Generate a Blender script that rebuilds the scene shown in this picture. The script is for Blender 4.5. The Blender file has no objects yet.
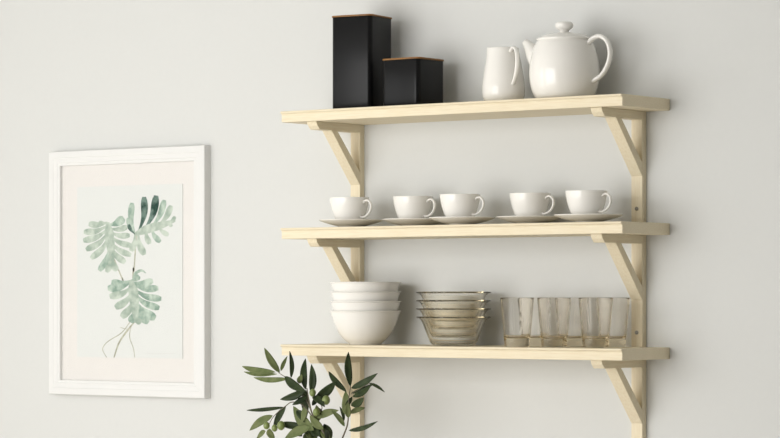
import bpy, bmesh, math, random
from mathutils import Vector, Matrix
random.seed(4)
PI = math.pi
SC = bpy.context.scene
COL = SC.collection

# ------------------------------------------------------------------ camera
TH, F = 0.6434, 2762.0
CX, CY, CZ = 3.9169, -6.4989, 1.45
HOR = 299.5
fw = Vector((-math.sin(TH), math.cos(TH), 0)); rt = Vector((math.cos(TH), math.sin(TH), 0))
def at(px, py, Y):
    """world point seen at pixel (px,py) on the vertical plane y=Y"""
    u = (px-390)/F
    d = (Y-CY)/(fw.y+u*rt.y)
    return Vector((CX, CY, CZ)) + fw*d + rt*(u*d) + Vector((0, 0, (HOR-py)/F*d))
def X(px, Y): return at(px, 300, Y).x
def depth(p): return (Vector(p)-Vector((CX, CY, CZ))).dot(fw)

cam = bpy.data.cameras.new('camera'); co = bpy.data.objects.new('camera', cam); COL.objects.link(co)
co.location = (CX, CY, CZ); co.rotation_euler = (PI/2, 0, TH)
cam.sensor_width = 36; cam.lens = F/780*36; cam.shift_y = (HOR-219)/780
cam.clip_end = 60
SC.camera = co

# ------------------------------------------------------------------ materials
def mat(name, col, rough=.5, metal=0, spec=.5, coat=0, noise=None):
    m = bpy.data.materials.new(name); m.use_nodes = True
    nt = m.node_tree; b = nt.nodes['Principled BSDF']
    b.inputs['Base Color'].default_value = (*col, 1); b.inputs['Roughness'].default_value = rough
    b.inputs['Metallic'].default_value = metal; b.inputs['Specular IOR Level'].default_value = spec
    b.inputs['Coat Weight'].default_value = coat
    if noise:
        scale, col2, stretch, lo, hi = noise
        tc = nt.nodes.new('ShaderNodeTexCoord'); mp = nt.nodes.new('ShaderNodeMapping')
        mp.inputs['Scale'].default_value = stretch
        n = nt.nodes.new('ShaderNodeTexNoise'); n.inputs['Scale'].default_value = scale
        n.inputs['Detail'].default_value = 6
        r = nt.nodes.new('ShaderNodeValToRGB')
        r.color_ramp.elements[0].position = lo; r.color_ramp.elements[1].position = hi
        r.color_ramp.elements[0].color = (*col, 1); r.color_ramp.elements[1].color = (*col2, 1)
        nt.links.new(tc.outputs['Object'], mp.inputs[0]); nt.links.new(mp.outputs[0], n.inputs['Vector'])
        nt.links.new(n.outputs['Fac'], r.inputs[0]); nt.links.new(r.outputs[0], b.inputs['Base Color'])
    return m
WOOD_A, WOOD_B = (.82, .735, .553), (.75, .64, .445)
M = {
 'wall': mat('wall_paint', (.676, .682, .664), .9, spec=.2, noise=(60, (.672, .678, .660), (1, 1, 1), .4, .6)),
 'side_wall': mat('bounce_wall_paint', (.84, .835, .815), .9, spec=.2),  # unseen walls kept paler than the back wall to bounce fill light
 'ceiling': mat('ceiling_paint', (.6, .595, .58), .9, spec=.2),
 'floor': mat('floor_wood', (.76, .71, .64), .5, noise=(6, (.68, .63, .56), (1, 12, 1), .3, .7)),
 'wood_x': mat('birch_along', WOOD_A, .55, spec=.3, noise=(14, WOOD_B, (1.2, 14, 22), .35, .8)),
 'wood_z': mat('birch_upright', WOOD_A, .55, spec=.3, noise=(14, WOOD_B, (14, 14, 1.2), .35, .8)),
 'wood_y': mat('birch_arm', WOOD_A, .55, spec=.3, noise=(14, WOOD_B, (14, 1.2, 14), .35, .8)),
 'steel': mat('screw_steel', (.35, .34, .32), .35, 1),
 'ceramic': mat('white_glaze', (.87, .85, .805), .16, spec=.5),
 'black': mat('black_tin', (.005, .005, .0055), .28, spec=.16),
 'bamboo': mat('bamboo_lid', (.30, .14, .03), .5, noise=(10, (.20, .09, .02), (2, 20, 20), .3, .7)),
 'frame': mat('white_frame', (.765, .765, .75), .45, spec=.3),
 'mat': mat('cream_mat_board', (.765, .743, .72), .9, spec=.1),
 'paper': mat('art_paper', (.725, .74, .725), .9, spec=.1),
 'ink_pale': mat('watercolour_pale_green', (.33, .41, .345), .9, spec=.1, noise=(38, (.58, .645, .57), (1, 1, 1), .36, .66)),
 'ink_mid': mat('watercolour_mid_green', (.24, .34, .28), .9, spec=.1, noise=(38, (.55, .64, .56), (1, 1, 1), .38, .66)),
 'ink_dark': mat('watercolour_dark_green', (.03, .07, .055), .9, spec=.1, noise=(38, (.22, .31, .27), (1, 1, 1), .4, .7)),
 'ink_stem': mat('watercolour_stem', (.36, .36, .28), .9, spec=.1, noise=(90, (.5, .5, .4), (1, 1, 1), .4, .6)),
 'ink_grey': mat('pencil_grey', (.66, .66, .64), .9, spec=.1),
 'leaf_top': mat('olive_leaf_upper', (.018, .030, .011), .45, spec=.2, noise=(40, (.038, .056, .020), (1, 1, 1), .35, .65)),
 'leaf_under': mat('olive_leaf_underside', (.11, .14, .050), .6, spec=.2, noise=(40, (.165, .19, .08), (1, 1, 1), .35, .65)),
 'olive': mat('green_olive', (.15, .20, .05), .35, noise=(30, (.20, .25, .08), (1, 1, 1), .35, .65)),
 'bark': mat('olive_bark', (.10, .085, .06), .85, noise=(30, (.16, .14, .10), (1, 1, .3), .35, .65)),
 'clay': mat('clay_pot', (.55, .30, .19), .8),
}
def glass(name, col, ior=1.45, rough=0):
    m = bpy.data.materials.new(name); m.use_nodes = True; b = m.node_tree.nodes['Principled BSDF']
    b.inputs['Base Color'].default_value = (*col, 1); b.inputs['Roughness'].default_value = rough
    b.inputs['IOR'].default_value = ior; b.inputs['Transmission Weight'].default_value = 1
    return m
M['glass'] = glass('clear_glass', (1, .985, .95), 1.40)
_nt = M['glass'].node_tree; _va = _nt.nodes.new('ShaderNodeVolumeAbsorption')
_va.inputs['Density'].default_value = 3.5; _va.inputs['Color'].default_value = (.66, .52, .15, 1)
_nt.links.new(_va.outputs[0], _nt.nodes['Material Output'].inputs['Volume'])
M['tumbler'] = glass('clear_glass_wood_tint', (1, .99, .975), 1.22)
_nt = M['tumbler'].node_tree; _va = _nt.nodes.new('ShaderNodeVolumeAbsorption')
_va.inputs['Density'].default_value = 10; _va.inputs['Color'].default_value = (.66, .50, .12, 1)  # absorption tint stands in for wood seen in the bases and dark edge reflections
_nt.links.new(_va.outputs[0], _nt.nodes['Material Output'].inputs['Volume'])
def thin_glass(name, face, edge, ior):
    m = bpy.data.materials.new(name); m.use_nodes = True; nt = m.node_tree; N = nt.nodes.new; K = nt.links.new
    nt.nodes.remove(nt.nodes['Principled BSDF']); out = nt.nodes['Material Output']
    lw = N('ShaderNodeLayerWeight'); lw.inputs['Blend'].default_value = .5
    pw = N('ShaderNodeMath'); pw.operation = 'POWER'; pw.inputs[1].default_value = 5.0; K(lw.outputs['Facing'], pw.inputs[0])
    mc = N('ShaderNodeMix'); mc.data_type = 'RGBA'; K(pw.outputs[0], mc.inputs[0])
    mc.inputs[6].default_value = (*face, 1); mc.inputs[7].default_value = (*edge, 1)
    t = N('ShaderNodeBsdfTransparent'); K(mc.outputs[2], t.inputs[0])
    g = N('ShaderNodeBsdfGlossy'); g.inputs['Roughness'].default_value = .03
    p5 = N('ShaderNodeMath'); p5.operation = 'POWER'; p5.inputs[1].default_value = 5.0; K(lw.outputs['Facing'], p5.inputs[0])
    fr = N('ShaderNodeMath'); fr.operation = 'MULTIPLY_ADD'; f0 = ((ior-1)/(ior+1))**2
    K(p5.outputs[0], fr.inputs[0]); fr.inputs[1].default_value = .45-f0; fr.inputs[2].default_value = f0
    mx = N('ShaderNodeMixShader'); K(fr.outputs[0], mx.inputs[0]); K(t.outputs[0], mx.inputs[1]); K(g.outputs[0], mx.inputs[2])
    K(mx.outputs[0], out.inputs[0]); return m
M['pane'] = thin_glass('picture_glazing', (.997, .997, .995), (.98, .98, .975), 1.15)

# ------------------------------------------------------------------ object helpers
def obj(name, bm, m, parent=None, smooth=False, bevel=0, loc=None, seg=2):
    me = bpy.data.meshes.new(name)
    bmesh.ops.recalc_face_normals(bm, faces=bm.faces[:])
    bm.to_mesh(me); bm.free()
    for mm in (m if isinstance(m, (list, tuple)) else [m]): me.materials.append(mm)
    if smooth:
        for p in me.polygons: p.use_smooth = True
    o = bpy.data.objects.new(name, me); COL.objects.link(o)
    if parent: o.parent = parent
    if loc: o.location = loc
    if bevel:
        b = o.modifiers.new('bevel', 'BEVEL'); b.width = bevel; b.segments = seg; b.limit_method = 'ANGLE'
    return o
def tag(o, label=None, cat=None, group=None, kind=None):
    if label: o['label'] = label
    if cat: o['category'] = cat
    if group: o['group'] = group
    if kind: o['kind'] = kind
    return o
def thing(name, loc, rz=0, label=None, cat=None, group=None):
    o = bpy.data.objects.new(name, None); COL.objects.link(o); o.empty_display_size = .05
    o.location = loc; o.rotation_euler = (0, 0, rz)
    return tag(o, label, cat, group)
def copy_tree(o, parent=None):
    c = o.copy(); COL.objects.link(c)
    if parent: c.parent = parent
    for ch in list(o.children): copy_tree(ch, c)
    return c
def box(bm, x0, x1, y0, y1, z0, z1):
    v = [bm.verts.new((x, y, z)) for z in (z0, z1) for (x, y) in ((x0, y0), (x1, y0), (x1, y1), (x0, y1))]
    for f in ((0, 1, 2, 3), (4, 5, 6, 7), (0, 1, 5, 4), (1, 2, 6, 5), (2, 3, 7, 6), (3, 0, 4, 7)):
        bm.faces.new([v[i] for i in f])
    return bm
def boxm(*a): return box(bmesh.new(), *a)
def prism(pts, axis, a, b):
    """polygon pts extruded along axis from a to b; pts in the two other axes (x<y<z order)"""
    bm = bmesh.new()
    def mk(p, t):
        return {'x': (t, p[0], p[1]), 'y': (p[0], t, p[1]), 'z': (p[0], p[1], t)}[axis]
    A = [bm.verts.new(mk(p, a)) for p in pts]; B = [bm.verts.new(mk(p, b)) for p in pts]
    bm.faces.new(A); bm.faces.new(B[::-1]); n = len(pts)
    for i in range(n): bm.faces.new((A[i], A[(i+1) % n], B[(i+1) % n], B[i]))
    return bm
def catmull(ps, n=8):
    ps = [Vector(p) for p in ps]; out = []
    P = [2*ps[0]-ps[1]] + ps + [2*ps[-1]-ps[-2]]
    for i in range(1, len(P)-2):
        for k in range(n):
            t = k/n; a, b, c, d = P[i-1], P[i], P[i+1], P[i+2]
            out.append(.5*((2*b)+(c-a)*t+(2*a-5*b+4*c-d)*t*t+(3*b-a-3*c+d)*t**3))
    out.append(ps[-1]); return out
def lathe(prof, n=64, bm=None, rfun=None):
    """closed lathe of a (r,z) profile; r==0 at the ends makes poles"""
    bm = bm or bmesh.new(); rings = []
    for (r, z) in prof:
        if r < 1e-6: rings.append([bm.verts.new((0, 0, z))])
        else:
            rings.append([bm.verts.new(((r+(rfun(r, z, 2*PI*i/n) if rfun else 0))*math.cos(2*PI*i/n), (r+(rfun(r, z, 2*PI*i/n) if rfun else 0))*math.sin(2*PI*i/n), z)) for i in range(n)])
    for A, B in zip(rings, rings[1:]):
        for i in range(n):
            j = (i+1) % n
            if len(A) == 1 and len(B) == 1: continue
            if len(A) == 1: bm.faces.new((A[0], B[i], B[j]))
            elif len(B) == 1: bm.faces.new((A[i], B[0], A[j]))
            else: bm.faces.new((A[i], B[i], B[j], A[j]))
    return bm
def smooth_prof(pts, n=5):
    """catmull through (r,z) points, keeps r>=0"""
    q = catmull([(r, 0, z) for r, z in pts], n)
    return [(max(0, v.x), v.z) for v in q]
def tube(path, rad, n=12, bm=None, flat=1.0, up=None):
    """swept tube; rad a number or list; flat scales the second axis (an oval band)"""
    bm = bm or bmesh.new(); path = [Vector(p) for p in path]; rings = []
    prev = Vector(up) if up else None
    for i, p in enumerate(path):
        t = (path[min(i+1, len(path)-1)]-path[max(i-1, 0)]).normalized()
        if prev is None: prev = t.orthogonal()
        a = (prev - t*prev.dot(t)).normalized(); b = t.cross(a); prev = a
        r = rad[i] if isinstance(rad, (list, tuple)) else rad
        rings.append([bm.verts.new(p + a*(r*math.cos(2*PI*k/n)) + b*(r*flat*math.sin(2*PI*k/n))) for k in range(n)])
    for A, B in zip(rings, rings[1:]):
        for k in range(n): bm.faces.new((A[k], A[(k+1) % n], B[(k+1) % n], B[k]))
    bm.faces.new(rings[0][::-1]); bm.faces.new(rings[-1])
    return bm

# ------------------------------------------------------------------ the room
RX0, RX1, RY0, H = -3.7, 5.4, -8.5, 3.2
def struct(name, bm, m, **k): return tag(obj(name, bm, m, **k), kind='structure')
struct('floor', boxm(RX0, RX1, RY0, 0, -.1, 0), M['floor'])
struct('ceiling', boxm(RX0, RX1, RY0, 0, H, H+.1), M['ceiling'])
struct('wall_back', boxm(RX0-.15, RX1, 0, .15, -.1, H+.1), M['wall'])
WY0, WY1, WZ0, WZ1 = -4.4, -2.95, .3, 2.85
bm = bmesh.new()
box(bm, RX0-.15, RX0, RY0, WY0, 0, H); box(bm, RX0-.15, RX0, WY1, 0, 0, H)
box(bm, RX0-.15, RX0, WY0, WY1, 0, WZ0); box(bm, RX0-.15, RX0, WY0, WY1, WZ1, H)
struct('wall_left', bm, M['side_wall'])
struct('wall_right', boxm(RX1, RX1+.15, RY0, 0, 0, H), M['wall'])
struct('wall_front', boxm(RX0, RX1, RY0-.15, RY0, 0, H), M['side_wall'])
# unseen partition and window, added so light falls off rightward along the back wall
PY_, PX1, VX0, VX1 = -4.6, .9, -2.9, .1
bm = bmesh.new()
box(bm, RX0, VX0, PY_-.15, PY_, 0, H); box(bm, VX1, PX1, PY_-.15, PY_, 0, H)
box(bm, VX0, VX1, PY_-.15, PY_, 0, WZ0); box(bm, VX0, VX1, PY_-.15, PY_, WZ1, H)
struct('added_partition', bm, M['side_wall'])
w = bmesh.new()
for a in (VX0, (VX0+VX1)/2-.03, VX1-.06): box(w, a, a+.06, PY_-.11, PY_-.05, WZ0, WZ1)
for a in (WZ0, WZ1-.06): box(w, VX0, VX1, PY_-.11, PY_-.05, a, a+.06)
struct('added_window', w, M['frame'])  # bars of the made-up window in the added partition
w = bmesh.new()
for a in (WY0, (WY0+WY1)/2-.03, WY1-.06): box(w, RX0-.11, RX0-.05, a, a+.06, WZ0, WZ1)
for a in (WZ0, WZ1-.06): box(w, RX0-.11, RX0-.05, WY0, WY1, a, a+.06)
struct('window_1', w, M['frame'])
struct('baseboard_back', boxm(RX0, RX1, -.015, 0, 0, .09), M['frame'], bevel=.004)

# ------------------------------------------------------------------ shelf boards
L, D, T = 1.1687, .25, .0319
ZT = [CZ+.5483, CZ+.2084, CZ-.1309]
prof = [(0, 0), (0, -T), (-D+.006, -T), (-D+.006, -.0105), (-D+.0045, -.0075), (-D+.0008, -.006), (-D, -.0045), (-D, -.0015), (-D+.0015, 0)]
BL = ['pale wood top shelf board under the black tins and white teapot',
      'pale wood middle shelf board under the row of cups and saucers',
      'pale wood bottom shelf board under the bowls and drinking glasses']
for z, lb in zip(ZT, BL):
    o = obj('shelf_board', prism(prof, 'x', -L, 0), M['wood_x'], loc=(0, 0, z), bevel=.0012)
    tag(o, lb, 'shelf', 'pale wood shelf boards')

# ------------------------------------------------------------------ brackets
BW, UT = .0355, .022
GAP = ZT[0]-T-ZT[1]
def bracket(loc, label):
    t = thing('shelf_bracket', loc, 0, label, 'bracket', 'wooden brackets under the shelf boards')
    g = GAP-.0008
    obj('upright', boxm(-BW, 0, -UT, 0, -g, 0), M['wood_z'], t, bevel=.0012)
    a, h = .229, .023
    obj('arm', prism([(-UT, 0), (-UT, -h), (-a+.016, -h), (-a+.005, -h*.55), (-a, -.003), (-a, 0)], 'x', -BW, 0), M['wood_y'], t, bevel=.001)
    y0, y1, z1 = -.158, -.130, -.178
    obj('brace', prism([(y0, -h), (y1, -h), (-UT, z1+.038), (-UT, z1)], 'x', -BW, 0), M['wood_z'], t, bevel=.001)
    s = lathe([(0, .0028), (.002, .0028), (.0025, .0018), (.0052, .0018), (.0056, 0), (0, 0)], 20)
    bmesh.ops.rotate(s, verts=s.verts[:], matrix=Matrix.Rotation(PI/2, 3, 'X'))
    obj('screw', s, M['steel'], t, smooth=True, loc=(-BW/2, -UT, -g+.040))
    return t
br = None
for bx, side in ((X(364.5, 0), 'left'), (X(646.5, 0), 'right')):
    for z, nm in zip(ZT, ('top', 'middle', 'bottom')):
        lb = f'pale wood bracket with diagonal brace under the {side} end of the {nm} shelf board'
        if br is None: br = t = bracket((bx, 0, z-T), lb)
        else: t = copy_tree(br); t.location = (bx, 0, z-T); t['label'] = lb

# ------------------------------------------------------------------ black tins
def rrect(w, r, n=6):
    p = []
    for cx, cy, a0 in ((1, 1, 0), (-1, 1, 90), (-1, -1, 180), (1, -1, 270)):
        for k in range(n+1):
            a = math.radians(a0+90*k/n); p.append((cx*(w/2-r)+r*math.cos(a), cy*(w/2-r)+r*math.sin(a)))
    return p
def tin(px, Y, w, h, rz, label):
    t = thing('storage_tin', (X(px, Y), Y, ZT[0]), rz, label, 'tin', 'black tins on the top shelf')
    b = obj('body', prism(rrect(w, .014), 'z', 0, h-.004), M['black'], t, smooth=True, bevel=.0012)
    l = obj('lid', prism(rrect(w+.005, .0165), 'z', h-.004, h+.0008), M['bamboo'], t, smooth=True, bevel=.001)
    for o in (b, l):
        for p in o.data.polygons:
            if abs(p.normal.z) > .5: p.use_smooth = False
        l['label'] = 'thin brown wooden lid'
    return t
tin(362.0, -.125, .132, .2725, math.radians(7.8), 'tall square black tin with thin brown lid on the top shelf')
tin(413.3, -.135, .1305, .138, 0, 'short square black tin with brown lid beside the tall tin')

# ------------------------------------------------------------------ jug and teapot
JY = -.125
jug = thing('milk_jug', (X(503.5, JY), JY, ZT[0]), 0, 'small white jug with a side handle between the short black tin and teapot', 'jug'); jug.scale = (1, 1, 1.035)
prof = smooth_prof([(0, .003), (.030, .002), (.047, .003), (.0575, .016), (.0605, .035), (.0585, .062), (.052, .100), (.0455, .130), (.0425, .150)], 5)
inn = smooth_prof([(.0405, .1505), (.0435, .130), (.050, .100), (.0565, .062), (.0585, .036), (.055, .018), (.045, .008), (0, .007)], 4)
bm = lathe(prof+inn, 56)
for v in bm.verts:      # pulled pouring lip on the far left of the rim
    if v.co.z > .105:
        k = ((v.co.z-.105)/.045)**1.5; a = math.atan2(v.co.y, v.co.x); d = math.cos(a-math.radians(190))
        if d > .5: v.co.x *= 1+.16*k*((d-.5)*2)**2; v.co.y *= 1+.16*k*((d-.5)*2)**2; v.co.z += .004*k*((d-.5)*2)**2
obj('body', bm, M['ceramic'], jug, smooth=True)
ja = math.radians(-28)
pts = [(r*math.cos(ja), r*math.sin(ja), z) for r, z in ((.042, .137), (.058, .147), (.076, .138), (.083, .112), (.078, .082), (.066, .058), (.055, .046))]
obj('handle', tube(catmull(pts, 6), .0042, 12, flat=1.5, up=(math.cos(ja), math.sin(ja), 0)), M['ceramic'], jug, smooth=True)

TY = -.125
pot = thing('teapot', (X(564.3, TY), TY, ZT[0]), 0, 'round white teapot with a knobbed lid at the right end of the top shelf', 'teapot'); pot.scale = (1, 1, 1.025)
prof = smooth_prof([(0, .004), (.050, .003), (.071, .003), (.082, .012), (.0915, .034), (.0965, .062), (.0960, .088), (.0920, .115), (.0855, .138), (.0795, .152), (.0735, .1615)], 6)
inn = smooth_prof([(.0705, .1605), (.0820, .135), (.092, .088), (.0925, .062), (.080, .018), (0, .009)], 4)
obj('body', lathe(prof+inn, 72), M['ceramic'], pot, smooth=True)
prof = [(0, .158), (.068, .158), (.0755, .1603), (.0770, .1630), (.0755, .1660)] + smooth_prof([(.071, .1682), (.060, .1745), (.040, .179), (.015, .181), (0, .1815)], 4)
lid = obj('lid', lathe(prof, 64), M['ceramic'], pot, smooth=True)
prof = [(0, .1795)] + smooth_prof([(.015, .1795), (.0125, .184), (.0135, .188), (.0205, .1925), (.0248, .1985), (.0250, .2045), (.0215, .2095), (.012, .2115), (0, .2117)], 4)
obj('knob', lathe(prof, 40), M['ceramic'], lid, smooth=True)
sp = catmull([(-.070, 0, .104), (-.090, 0, .119), (-.1050, 0, .136), (-.118, 0, .152), (-.1310, 0, .1645)], 6)
n = len(sp)
bm = tube(sp, [.027*(1-i/(n-1))**1.15+.0092 for i in range(n)], 24, up=(0, 1, 0))
obj('spout', bm, M['ceramic'], pot, smooth=True)
hp = catmull([(.079, 0, .150), (.094, 0, .162), (.117, 0, .166), (.139, 0, .152), (.149, 0, .122), (.142, 0, .090), (.121, 0, .062), (.092, 0, .047)], 7)
obj('handle', tube(hp, .0062, 16, flat=1.45, up=(1, 0, 0)), M['ceramic'], pot, smooth=True)

# ------------------------------------------------------------------ cups and saucers
def saucer_mesh():
    out = [(0, .0025), (.030, .0025), (.032, 0), (.0365, 0), (.038, .0035)]
    out += smooth_prof([(.042, .0050), (.060, .0090), (.080, .0152), (.0935, .0205)], 4)
    out += [(.0945, .0215), (.0940, .0228)]
    out += smooth_prof([(.0925, .0226), (.078, .0172), (.058, .0106), (.046, .0074), (.041, .0068), (.030, .0067), (0, .0067)], 4)
    return lathe(out, 72)
def cup_body():
    out = [(0, .003), (.026, .003), (.0275, 0), (.031, 0), (.0325, .004)]
    out += smooth_prof([(.0345, .009), (.0420, .024), (.0480, .041), (.0520, .058), (.0545, .0755)], 5)
    out += [(.0540, .0763), (.0530, .0757)]
    out += smooth_prof([(.0525, .074), (.0500, .057), (.0455, .040), (.0390, .024), (.030, .011), (.015, .007), (0, .0065)], 4)
    return lathe(out, 64)
CUPS = [(351.3, 346.5, -.15), (414.8, 412.8, -.10), (462.0, 460.0, -.15), (530.0, 530.0, -.10), (588.5, 586.0, -.15)]
CWHERE = ['at the left end of the cup row, in front of the left bracket', 'second from the left in the row of five cups',
          'in the centre of the row of five cups', 'second from the right in the row of five cups', 'at the right end of the cup row, beside the right bracket']
SWHERE = ['under the leftmost cup of the row', 'under the second cup from the left', 'under the centre cup of the row', 'under the second cup from the right', 'under the rightmost cup of the row']
s0 = c0 = None
for (sx, cx, y), cw, sw in zip(CUPS, CWHERE, SWHERE):
    if s0 is None:
        s0 = s = obj('saucer', saucer_mesh(), M['ceramic'], smooth=True)
        c0 = c = thing('teacup', (0, 0, 0), 0, '.', 'cup', 'white teacups on the middle shelf')
        obj('body', cup_body(), M['ceramic'], c, smooth=True)
        hp = catmull([(.0500, 0, .060), (.058, 0, .0665), (.069, 0, .0660), (.0775, 0, .056), (.0765, 0, .041), (.066, 0, .028), (.051, 0, .0215), (.0405, 0, .0225)], 6)
        obj('handle', tube(hp, .0030, 12, flat=1.5, up=(1, 0, 0)), M['ceramic'], c, smooth=True)
    else:
        s = copy_tree(s0); c = copy_tree(c0)
    px = X(sx, y)
    s.location = (px, y, ZT[1]); tag(s, 'white saucer '+sw, 'saucer', 'white saucers on the middle shelf')
    c.location = (px-min(.007, max(0, px-X(cx, y))), y, ZT[1]+.0074); c.rotation_euler = (0, 0, math.radians(random.uniform(-5, 4)))
    c['label'] = 'white teacup '+cw; c.scale = (1.055, 1.055, 1.055)

# ------------------------------------------------------------------ white bowls
def bowl_mesh():
    out = [(0, .003), (.040, .003), (.042, 0), (.0465, 0), (.048, .004)]
    out += smooth_prof([(.052, .007), (.0645, .018), (.0790, .037), (.0895, .059), (.0962, .080), (.1010, .0955)], 5)
    out += [(.1044, .0962), (.1048, .0984), (.1018, .0990)]
    out += smooth_prof([(.0990, .0960), (.0938, .080), (.0868, .0597), (.0760, .0385), (.0615, .020), (.043, .009), (0, .007)], 4)
    return lathe(out, 80)
b0 = None; y = -.125
ord4 = ['bottom', 'second lowest', 'second highest', 'topmost']
for k in range(4):
    b = obj('bowl', bowl_mesh(), M['ceramic'], smooth=True) if b0 is None else copy_tree(b0)
    b0 = b0 or b
    b.location = (X(365.2, y)+.001*(k % 2), y, ZT[2]+.0277*k)
    tag(b, f'white ceramic bowl, {ord4[k]} of the stack of four', 'bowl', 'stacked white bowls')

# ------------------------------------------------------------------ glass bowls
def gbowl_mesh():
    out = [(0, .001), (.048, .0005), (.056, .0005)]
    out += smooth_prof([(.060, .002), (.0655, .008), (.0705, .018), (.082, .046), (.0910, .068), (.0975, .0755), (.1050, .0785)], 5)
    out += [(.1068, .0800), (.1064, .0820), (.1045, .0826)]
    out += smooth_prof([(.0960, .0800), (.0875, .0715), (.0775, .048), (.0660, .020), (.060, .0105), (.050, .0068), (0, .0065)], 4)
    return lathe(out, 80)
g0 = None
for k in range(4):
    b = obj('glass_bowl', gbowl_mesh(), M['glass'], smooth=True) if g0 is None else copy_tree(g0)
    g0 = g0 or b
    b.location = (X(453.6, y), y, ZT[2]+.0003+.0234*k)
    tag(b, f'clear glass bowl, {ord4[k]} of the stack of four', 'bowl', 'stacked clear glass bowls')

# ------------------------------------------------------------------ drinking glasses
def tumbler_mesh():
    H_, RB, RT, TB = .1358, .0350, .0470, .026
    out = [(0, .001), (RB-.004, .0005), (RB-.001, .001), (RB, .003)]
    R = lambda z: RB+(RT-RB)*(z-.003)/(H_-.004)
    out += [(R(z), z) for z in (.010, TB, .034, .05, .07, .09, .11, (H_-.0045), H_-.0015)]
    out += [(RT-.0005, H_), (RT-.0028, H_-.0004)]
    out += [(R(z)-.0034, z) for z in ((H_-.0045), .11, .09, .07, .05, .034)]
    out += [(R(TB)-.0040, TB+.002), (RB-.006, TB-.001), (RB-.016, TB-.0025), (0, TB-.003)]
    def flute(r, z, a):
        k = min(1, max(0, (z-.004)/.01))*min(1, max(0, (H_-.004-z)/.012))
        return   .00016*k*math.cos(36*a) if z > .034 or r > RB-.002 else 0
    bm = lathe(out, 192, rfun=flute)
    return bm
GL = [(517.1, -.165, 'front', 'left'), (554.2, -.165, 'front', 'middle'), (595.7, -.165, 'front', 'right'),
      (534.2, -.068, 'back', 'left'), (571.4, -.068, 'back', 'middle'), (612.7, -.068, 'back', 'right')]
WHERE = {'left': 'beside the glass bowls', 'middle': 'in the middle of the row', 'right': 'nearest the right bracket'}
t0 = None
for px, gy, row, col in GL:
    g = obj('drinking_glass', tumbler_mesh(), M['tumbler'], smooth=True) if t0 is None else copy_tree(t0)
    t0 = t0 or g
    g.location = (X(px, gy), gy, ZT[2]+.0002); g.rotation_euler = (0, 0, random.uniform(0, .2))
    tag(g, f'ribbed clear drinking glass in the {row} row, {WHERE[col]}', 'glass', 'ribbed drinking glasses on the bottom shelf')

# ------------------------------------------------------------------ framed botanical print
FY = -.030
fx0, fx1 = -2.3110, -1.6496; fz0, fz1 = CZ-.3051, CZ+.4760
pf = thing('picture_frame', ((fx0+fx1)/2, 0, fz0), 0, 'white framed watercolour print of three monstera leaves hanging on the wall', 'picture')
ox, oz = (fx0+fx1)/2, fz0
W2, HH = (fx1-fx0)/2, fz1-fz0
BWD = .047
def ring(bm, prof_pts):
    """mitred moulding: profile (inset, y) swept round the rectangle"""
    rings = []
    for ins, yy in prof_pts:
        rings.append([bm.verts.new(p) for p in ((-W2+ins, yy, ins), (W2-ins, yy, ins), (W2-ins, yy, HH-ins), (-W2+ins, yy, HH-ins))])
    n = len(rings)
    for i in range(n):
        A, B = rings[i], rings[(i+1) % n]
        for k in range(4): bm.faces.new((A[k], A[(k+1) % 4], B[(k+1) % 4], B[k]))
    return bm
obj('moulding', ring(bmesh.new(), [(0, -.0005), (0, FY+.002), (.002, FY), (.020, FY), (.0225, FY+.0014), (.036, FY+.0020), (.0385, FY+.0036), (BWD-.001, FY+.0040), (BWD, FY+.0075), (BWD, -.0005)]), M['frame'], pf)
MY = -.0150
obj('mat_board', boxm(-W2+.040, W2-.040, MY, -.004, .040, HH-.040), M['mat'], pf)
obj('glass_pane', boxm(-W2+.0405, W2-.0405, MY-.0052, MY-.0042, .0405, HH-.0405), M['pane'], pf)
PY = MY-.0022
# paper with the painted leaves
def pp(px, py, off=0):
    p = at(px, py, PY); return Vector((p.x-ox, PY-off, p.z-oz))
c = [pp(77.3, 186.6), pp(182.6, 184.2), pp(182.4, 358.4), pp(77.0, 357.3)]
x0, x1 = (c[0].x+c[3].x)/2, (c[1].x+c[2].x)/2; z0, z1 = (c[2].z+c[3].z)/2, (c[0].z+c[1].z)/2
bm = boxm(x0, x1, PY, MY, z0, z1)
cnt = [0]
def strip(bm, pts, widths, mi):
    """flat brush stroke through paper pixels; widths in pixels"""
    cnt[0] += 1; off = .00006+.000004*cnt[0]
    P = catmull([(x, y, 0) for x, y in pts], 5); n = len(P); V = []
    for i, p in enumerate(P):
        t = (P[min(i+1, n-1)]-P[max(i-1, 0)]).normalized(); nn = Vector((-t.y, t.x, 0))
        s = i/(n-1)*(len(widths)-1); k = min(int(s), len(widths)-2); w = widths[k]+(widths[k+1]-widths[k])*(s-k)
        a, b = p+nn*(w/2), p-nn*(w/2)
        V.append((bm.verts.new(pp(a.x, a.y, off)), bm.verts.new(pp(b.x, b.y, off))))
    for A, B in zip(V, V[1:]):
        f = bm.faces.new((A[0], A[1], B[1], B[0])); f.material_index = mi
def prof_w(w): return [w*k for k in (.26, .32, .42, .58, .78, .96, 1.08, 1.12, 1.0, .6)]
def lobes(bm, rib, ends, w, sc, org, bend):
    """rib: midrib polyline; ends: (rib parameter, x, y, material, width factor)"""
    cv = lambda p: (p[0]/sc+org[0], p[1]/sc+org[1])
    R = catmull([(*cv(p), 0) for p in rib], 8)
    for s, x, y, mi, wf in ends:
        m = R[min(len(R)-1, int(s*(len(R)-1)))]; e = Vector((*cv((x, y)), 0))
        d = e-m; nn = Vector((-d.y, d.x, 0))*bend
        if x < rib[0][0]: nn = -nn
        q = m.lerp(e, .5)+nn; ww = w*wf
        strip(bm, [(m.x, m.y), (q.x, q.y), (e.x, e.y)], prof_w(ww), mi)
    strip(bm, [cv(p) for p in rib], [w*.5, w*1.5, w*1.5, w*1.1, w*.3], 1)
PA, MI, DK, ST, GR = 1, 2, 3, 4, 5
S2, O2, S3, O3 = 4.383, (70, 180), 3.98, (70, 260)
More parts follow.
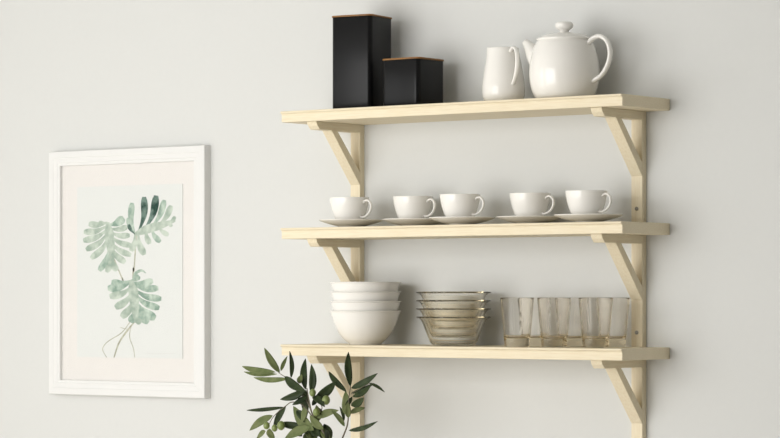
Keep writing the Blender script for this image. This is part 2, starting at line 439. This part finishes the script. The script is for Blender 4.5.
c2 = lambda *p: [(x/S2+O2[0], y/S2+O2[1]) for x, y in p]
c3 = lambda *p: [(x/S3+O3[0], y/S3+O3[1]) for x, y in p]
# stems first, then leaves over them
strip(bm, c2((175, 300), (205, 375), (232, 440)) + c3((208, 70)), [.8, 1.2, 1.3, 1.0], ST)
strip(bm, c2((292, 240), (287, 300), (280, 400)) + c3((252, 30), (250, 80)), [1.0, 1.3, 1.3, 1.2], ST)
strip(bm, c3((262, 240), (225, 285), (195, 330), (175, 388)), [1.2, 1.9, 1.7, 1.2], ST)
strip(bm, c3((240, 245), (205, 290), (150, 325), (130, 355), (146, 388)), [.7, .9, .8, .7, .6], ST)
strip(bm, c3((240, 272), (238, 310), (252, 350), (258, 388)), [.6, .8, .7, .6], ST)
strip(bm, c3((200, 268), (225, 275), (245, 270)), [.5, .7, .5], ST)
lobes(bm, [(165, 185), (172, 240), (180, 310), (188, 385)],
      [(.04, 82, 192, PA, 1), (.10, 60, 228, PA, 1), (.18, 58, 266, PA, 1), (.27, 70, 306, PA, 1), (.37, 92, 344, PA, 1), (.52, 128, 398, MI, 1.0), (.72, 160, 404, PA, .9),
       (.0, 125, 188, PA, .8), (.10, 236, 166, MI, 1.3), (.18, 252, 205, PA, .9), (.26, 262, 243, PA, .9), (.36, 270, 288, PA, .9), (.46, 268, 330, PA, .9), (.58, 242, 362, PA, 1), (.78, 206, 398, PA, 1)],
      6.1, S2, O2, .10)
lobes(bm, [(285, 238), (340, 215), (400, 198), (462, 178)],
      [(.0, 256, 165, MI, .9), (.03, 272, 100, MI, 1), (.10, 325, 74, DK, 1.1), (.28, 378, 68, DK, 1.2), (.45, 414, 88, MI, 1.0), (.62, 444, 112, PA, 1.0), (.85, 462, 160, PA, .6),
       (.9, 445, 205, PA, .6), (.62, 432, 242, PA, .8), (.45, 396, 272, MI, .9), (.3, 350, 280, PA, .9), (.12, 326, 328, PA, 1.1), (.0, 268, 312, PA, 1.0), (.0, 256, 195, DK, .6)],
      5.8, S2, O2, .08)
lobes(bm, [(243, 82), (252, 130), (258, 190), (262, 250)],
      [(.0, 165, 88, MI, 1.0), (.08, 150, 112, MI, 1.1), (.2, 158, 145, PA, 1.1), (.32, 180, 190, PA, 1.1), (.48, 205, 228, PA, 1.1), (.7, 240, 248, MI, 1.1),
       (.0, 275, 62, MI, .9), (.05, 330, 82, MI, 1.0), (.12, 352, 112, MI, 1.0), (.22, 364, 155, MI, 1.0), (.35, 356, 192, MI, 1.0), (.5, 340, 232, MI, 1.3), (.65, 312, 250, MI, 1.0), (.85, 282, 252, PA, .9)],
      6.5, S3, O3, .10)
strip(bm, c3((250, 75), (262, 52), (285, 42), (302, 52)), [1.2, 3.2, 2.6, .8], MI)
strip(bm, c3((290, 372), (350, 373), (422, 372)), [.35, .35, .35], GR)
obj('art_print', bm, [M['paper'], M['ink_pale'], M['ink_mid'], M['ink_dark'], M['ink_stem'], M['ink_grey']], pf)

# ------------------------------------------------------------------ olive tree in front of the shelf
OY = -.40
S4, O4 = 4.25, (235, 335)
def q4(x, y, Y=OY): return at(x/S4+O4[0], y/S4+O4[1], Y)
root = q4(415, 560); root.z = 0
tree = thing('olive_tree', root, 0, 'leafy olive branches with small green olives rising in front of the bottom shelf', 'plant')
def loc(p): return p-root
leafbm = bmesh.new()
def leaf(b, t, w, flip, Yb, Yt, bendz):
    B, Tp = loc(q4(*b, Yb)), loc(q4(*t, Yt))
    ax = Tp-B; Ln = ax.length; ax.normalize()
    view = -(fw)  # rough facing: towards the open room, tilted at random per leaf
    nrm = (view + Vector((random.uniform(-.4, .4), random.uniform(-.3, .3), random.uniform(-.1, .5))))
    nrm = (nrm-ax*nrm.dot(ax)).normalized(); sd = ax.cross(nrm)
    wm = w/S4/352*.47; n = 12; up = []; lo = []
    for i in range(n+1):
        s = i/n; ww = wm*1.02*(math.sin(PI*min(1, s**.85)))**.75 if 0 < s < 1 else .0006
        ctr = B+ax*(Ln*s)+nrm*(bendz*Ln*(s*s-s))+sd*(Ln*.05*math.sin(PI*s)*(1 if bendz > 0 else -1))
        row = []; row2 = []
        for k in (-1, -.5, 0, .5, 1):
            p = ctr+sd*(ww*k)+nrm*(ww*.28*abs(k)-.0004*(k == 0))
            row.append(leafbm.verts.new(p+nrm*.0003)); row2.append(leafbm.verts.new(p-nrm*.0003))
        up.append(row); lo.append(row2)
    a, bb = (0, 1) if not flip else (1, 0)
    for i in range(n):
        for k in range(4):
            f = leafbm.faces.new((up[i][k], up[i][k+1], up[i+1][k+1], up[i+1][k])); f.material_index = a
            f = leafbm.faces.new((lo[i][k+1], lo[i][k], lo[i+1][k], lo[i+1][k+1])); f.material_index = bb
        for k in (0, 4):
            f = leafbm.faces.new((up[i][k], up[i+1][k], lo[i+1][k], lo[i][k])); f.material_index = a
LV = [(190,160,125,55,32,1),(172,158,30,133,30,1),(178,166,38,156,20,1),(195,152,222,90,18,1),(238,182,232,68,22,0),(228,186,80,181,26,1),(212,176,302,240,38,0),
 (300,232,300,100,32,0),(325,247,325,125,34,0),(302,235,192,274,34,0),(306,262,244,297,30,0),(302,235,304,350,40,0),(343,270,428,197,42,0),(272,206,284,168,26,1),
 (330,262,382,306,32,0),(335,405,248,303,54,1),(350,352,440,320,34,1),(346,372,346,298,38,1),(375,400,318,342,36,1),(378,378,410,440,40,0),(320,392,212,440,48,1),
 (330,450,338,400,44,1),(212,308,50,320,22,0),(160,342,62,406,36,1),(216,304,163,402,32,0),(192,375,302,384,34,0),(148,398,165,450,40,1),(130,408,92,440,28,1),
 (490,218,482,72,34,0),(474,242,398,155,28,0),(494,226,606,163,32,0),(494,248,592,205,20,0),(500,262,578,212,26,0),(570,204,636,243,14,0),(494,300,548,266,34,0),
 (488,332,553,309,24,1),(466,335,470,238,38,1),(482,352,480,286,30,1),(484,406,606,367,22,0),(466,388,410,320,24,1),(464,364,445,305,15,0),(290,440,345,395,40,0),
 (360,430,330,385,40,0),(400,450,372,395,36,1),(262,320,300,372,34,0),(300,300,285,372,30,1),(355,310,372,352,26,0),(470,300,498,262,22,0),(318,440,290,372,36,1),(372,440,352,380,38,0),(330,300,345,255,26,0),(280,262,262,232,20,0),(285,430,240,405,34,0),(395,445,382,402,30,0)]
for (bx, by, tx, ty, w, fl) in LV:
    Yb = OY+random.uniform(-.012, .012); Yt = Yb+random.uniform(-.035, .035)
    leaf((bx, by), (tx, ty), w, fl, Yb, Yt, random.uniform(-.18, .18))
obj('foliage', leafbm, [M['leaf_top'], M['leaf_under']], tree, smooth=True)
def branch(pts, r0, r1):
    p = catmull([loc(q4(*a)) for a in pts], 5); n = len(p)
    obj('branch', tube(p, [r0+(r1-r0)*i/(n-1) for i in range(n)], 8), M['bark'], tree, smooth=True)
branch([(415, 560), (395, 460), (360, 385), (330, 340), (315, 280), (305, 225)], .0035, .0014)
branch([(330, 340), (300, 270), (250, 205), (185, 160)], .002, .001)
branch([(345, 370), (290, 300), (245, 285), (215, 302), (165, 345), (135, 400)], .002, .0009)
branch([(415, 560), (440, 480), (462, 425), (478, 380), (482, 330), (484, 270), (492, 215)], .0030, .0010)
branch([(340, 350), (370, 310), (345, 268)], .0016, .001)
branch([(492, 250), (530, 228), (572, 205)], .0010, .0007)
for (ox_, oy_, r) in ((330, 245, 14), (387, 277, 17), (134, 385, 14), (196, 385, 17), (168, 396, 13), (346, 328, 15)):
    bm = bmesh.new(); bmesh.ops.create_uvsphere(bm, u_segments=20, v_segments=14, radius=1)
    bmesh.ops.scale(bm, vec=Vector((1, 1, 1.18))*(r/S4/352), verts=bm.verts[:])
    obj('olive', bm, M['olive'], tree, smooth=True, loc=loc(q4(ox_, oy_, OY-.022)))
tp = q4(415, 560)-root
n = 9
obj('trunk', tube([Vector((.012*math.sin(i*.9)*(1-i/n), .010*math.cos(i*1.3)*(1-i/n), .28+(tp.z-.28)*i/n)) for i in range(n+1)], [.012-.0075*i/n for i in range(n+1)], 12), M['bark'], tree, smooth=True)
prof = [(0, .001), (.095, .001), (.10, .006), (.135, .27), (.145, .272), (.147, .31), (.140, .313), (.132, .308), (.128, .285), (0, .285)]
obj('pot', lathe(prof, 48), M['clay'], tree, smooth=False, bevel=.003)

# ------------------------------------------------------------------ light
wd = bpy.data.worlds.new('world'); SC.world = wd; wd.use_nodes = True
bg = wd.node_tree.nodes['Background']; bg.inputs[0].default_value = (.93, .965, 1, 1); bg.inputs[1].default_value = 1.0
def daylight(name, size, loc, rot, energy):
    al = bpy.data.lights.new(name, 'AREA'); al.shape = 'RECTANGLE'
    al.size, al.size_y = size; al.energy = energy; al.color = (1, .995, .985)
    ao = bpy.data.objects.new(name, al); COL.objects.link(ao); ao.location = loc; ao.rotation_euler = rot
daylight('side_window_daylight', (WY1-WY0-.1, WZ1-WZ0-.1), (RX0-.01, (WY0+WY1)/2, (WZ0+WZ1)/2), (PI/2, 0, -PI/2), 26)
daylight('added_front_daylight', (VX1-VX0-.1, WZ1-WZ0-.1), ((VX0+VX1)/2, PY_-.01, (WZ0+WZ1)/2), (PI/2, 0, 0), 134)  # added lamp in the made-up partition window, for frontal light on the shelf

SC.view_settings.view_transform = 'Standard'; SC.view_settings.look = 'None'
SC.view_settings.gamma = 1; SC.view_settings.use_curve_mapping = False
SC.view_settings.exposure = 0.0
SC.cycles.max_bounces = 32; SC.cycles.transmission_bounces = 32; SC.cycles.glossy_bounces = 16; SC.cycles.transparent_max_bounces = 12
SC.cycles.use_denoising = True
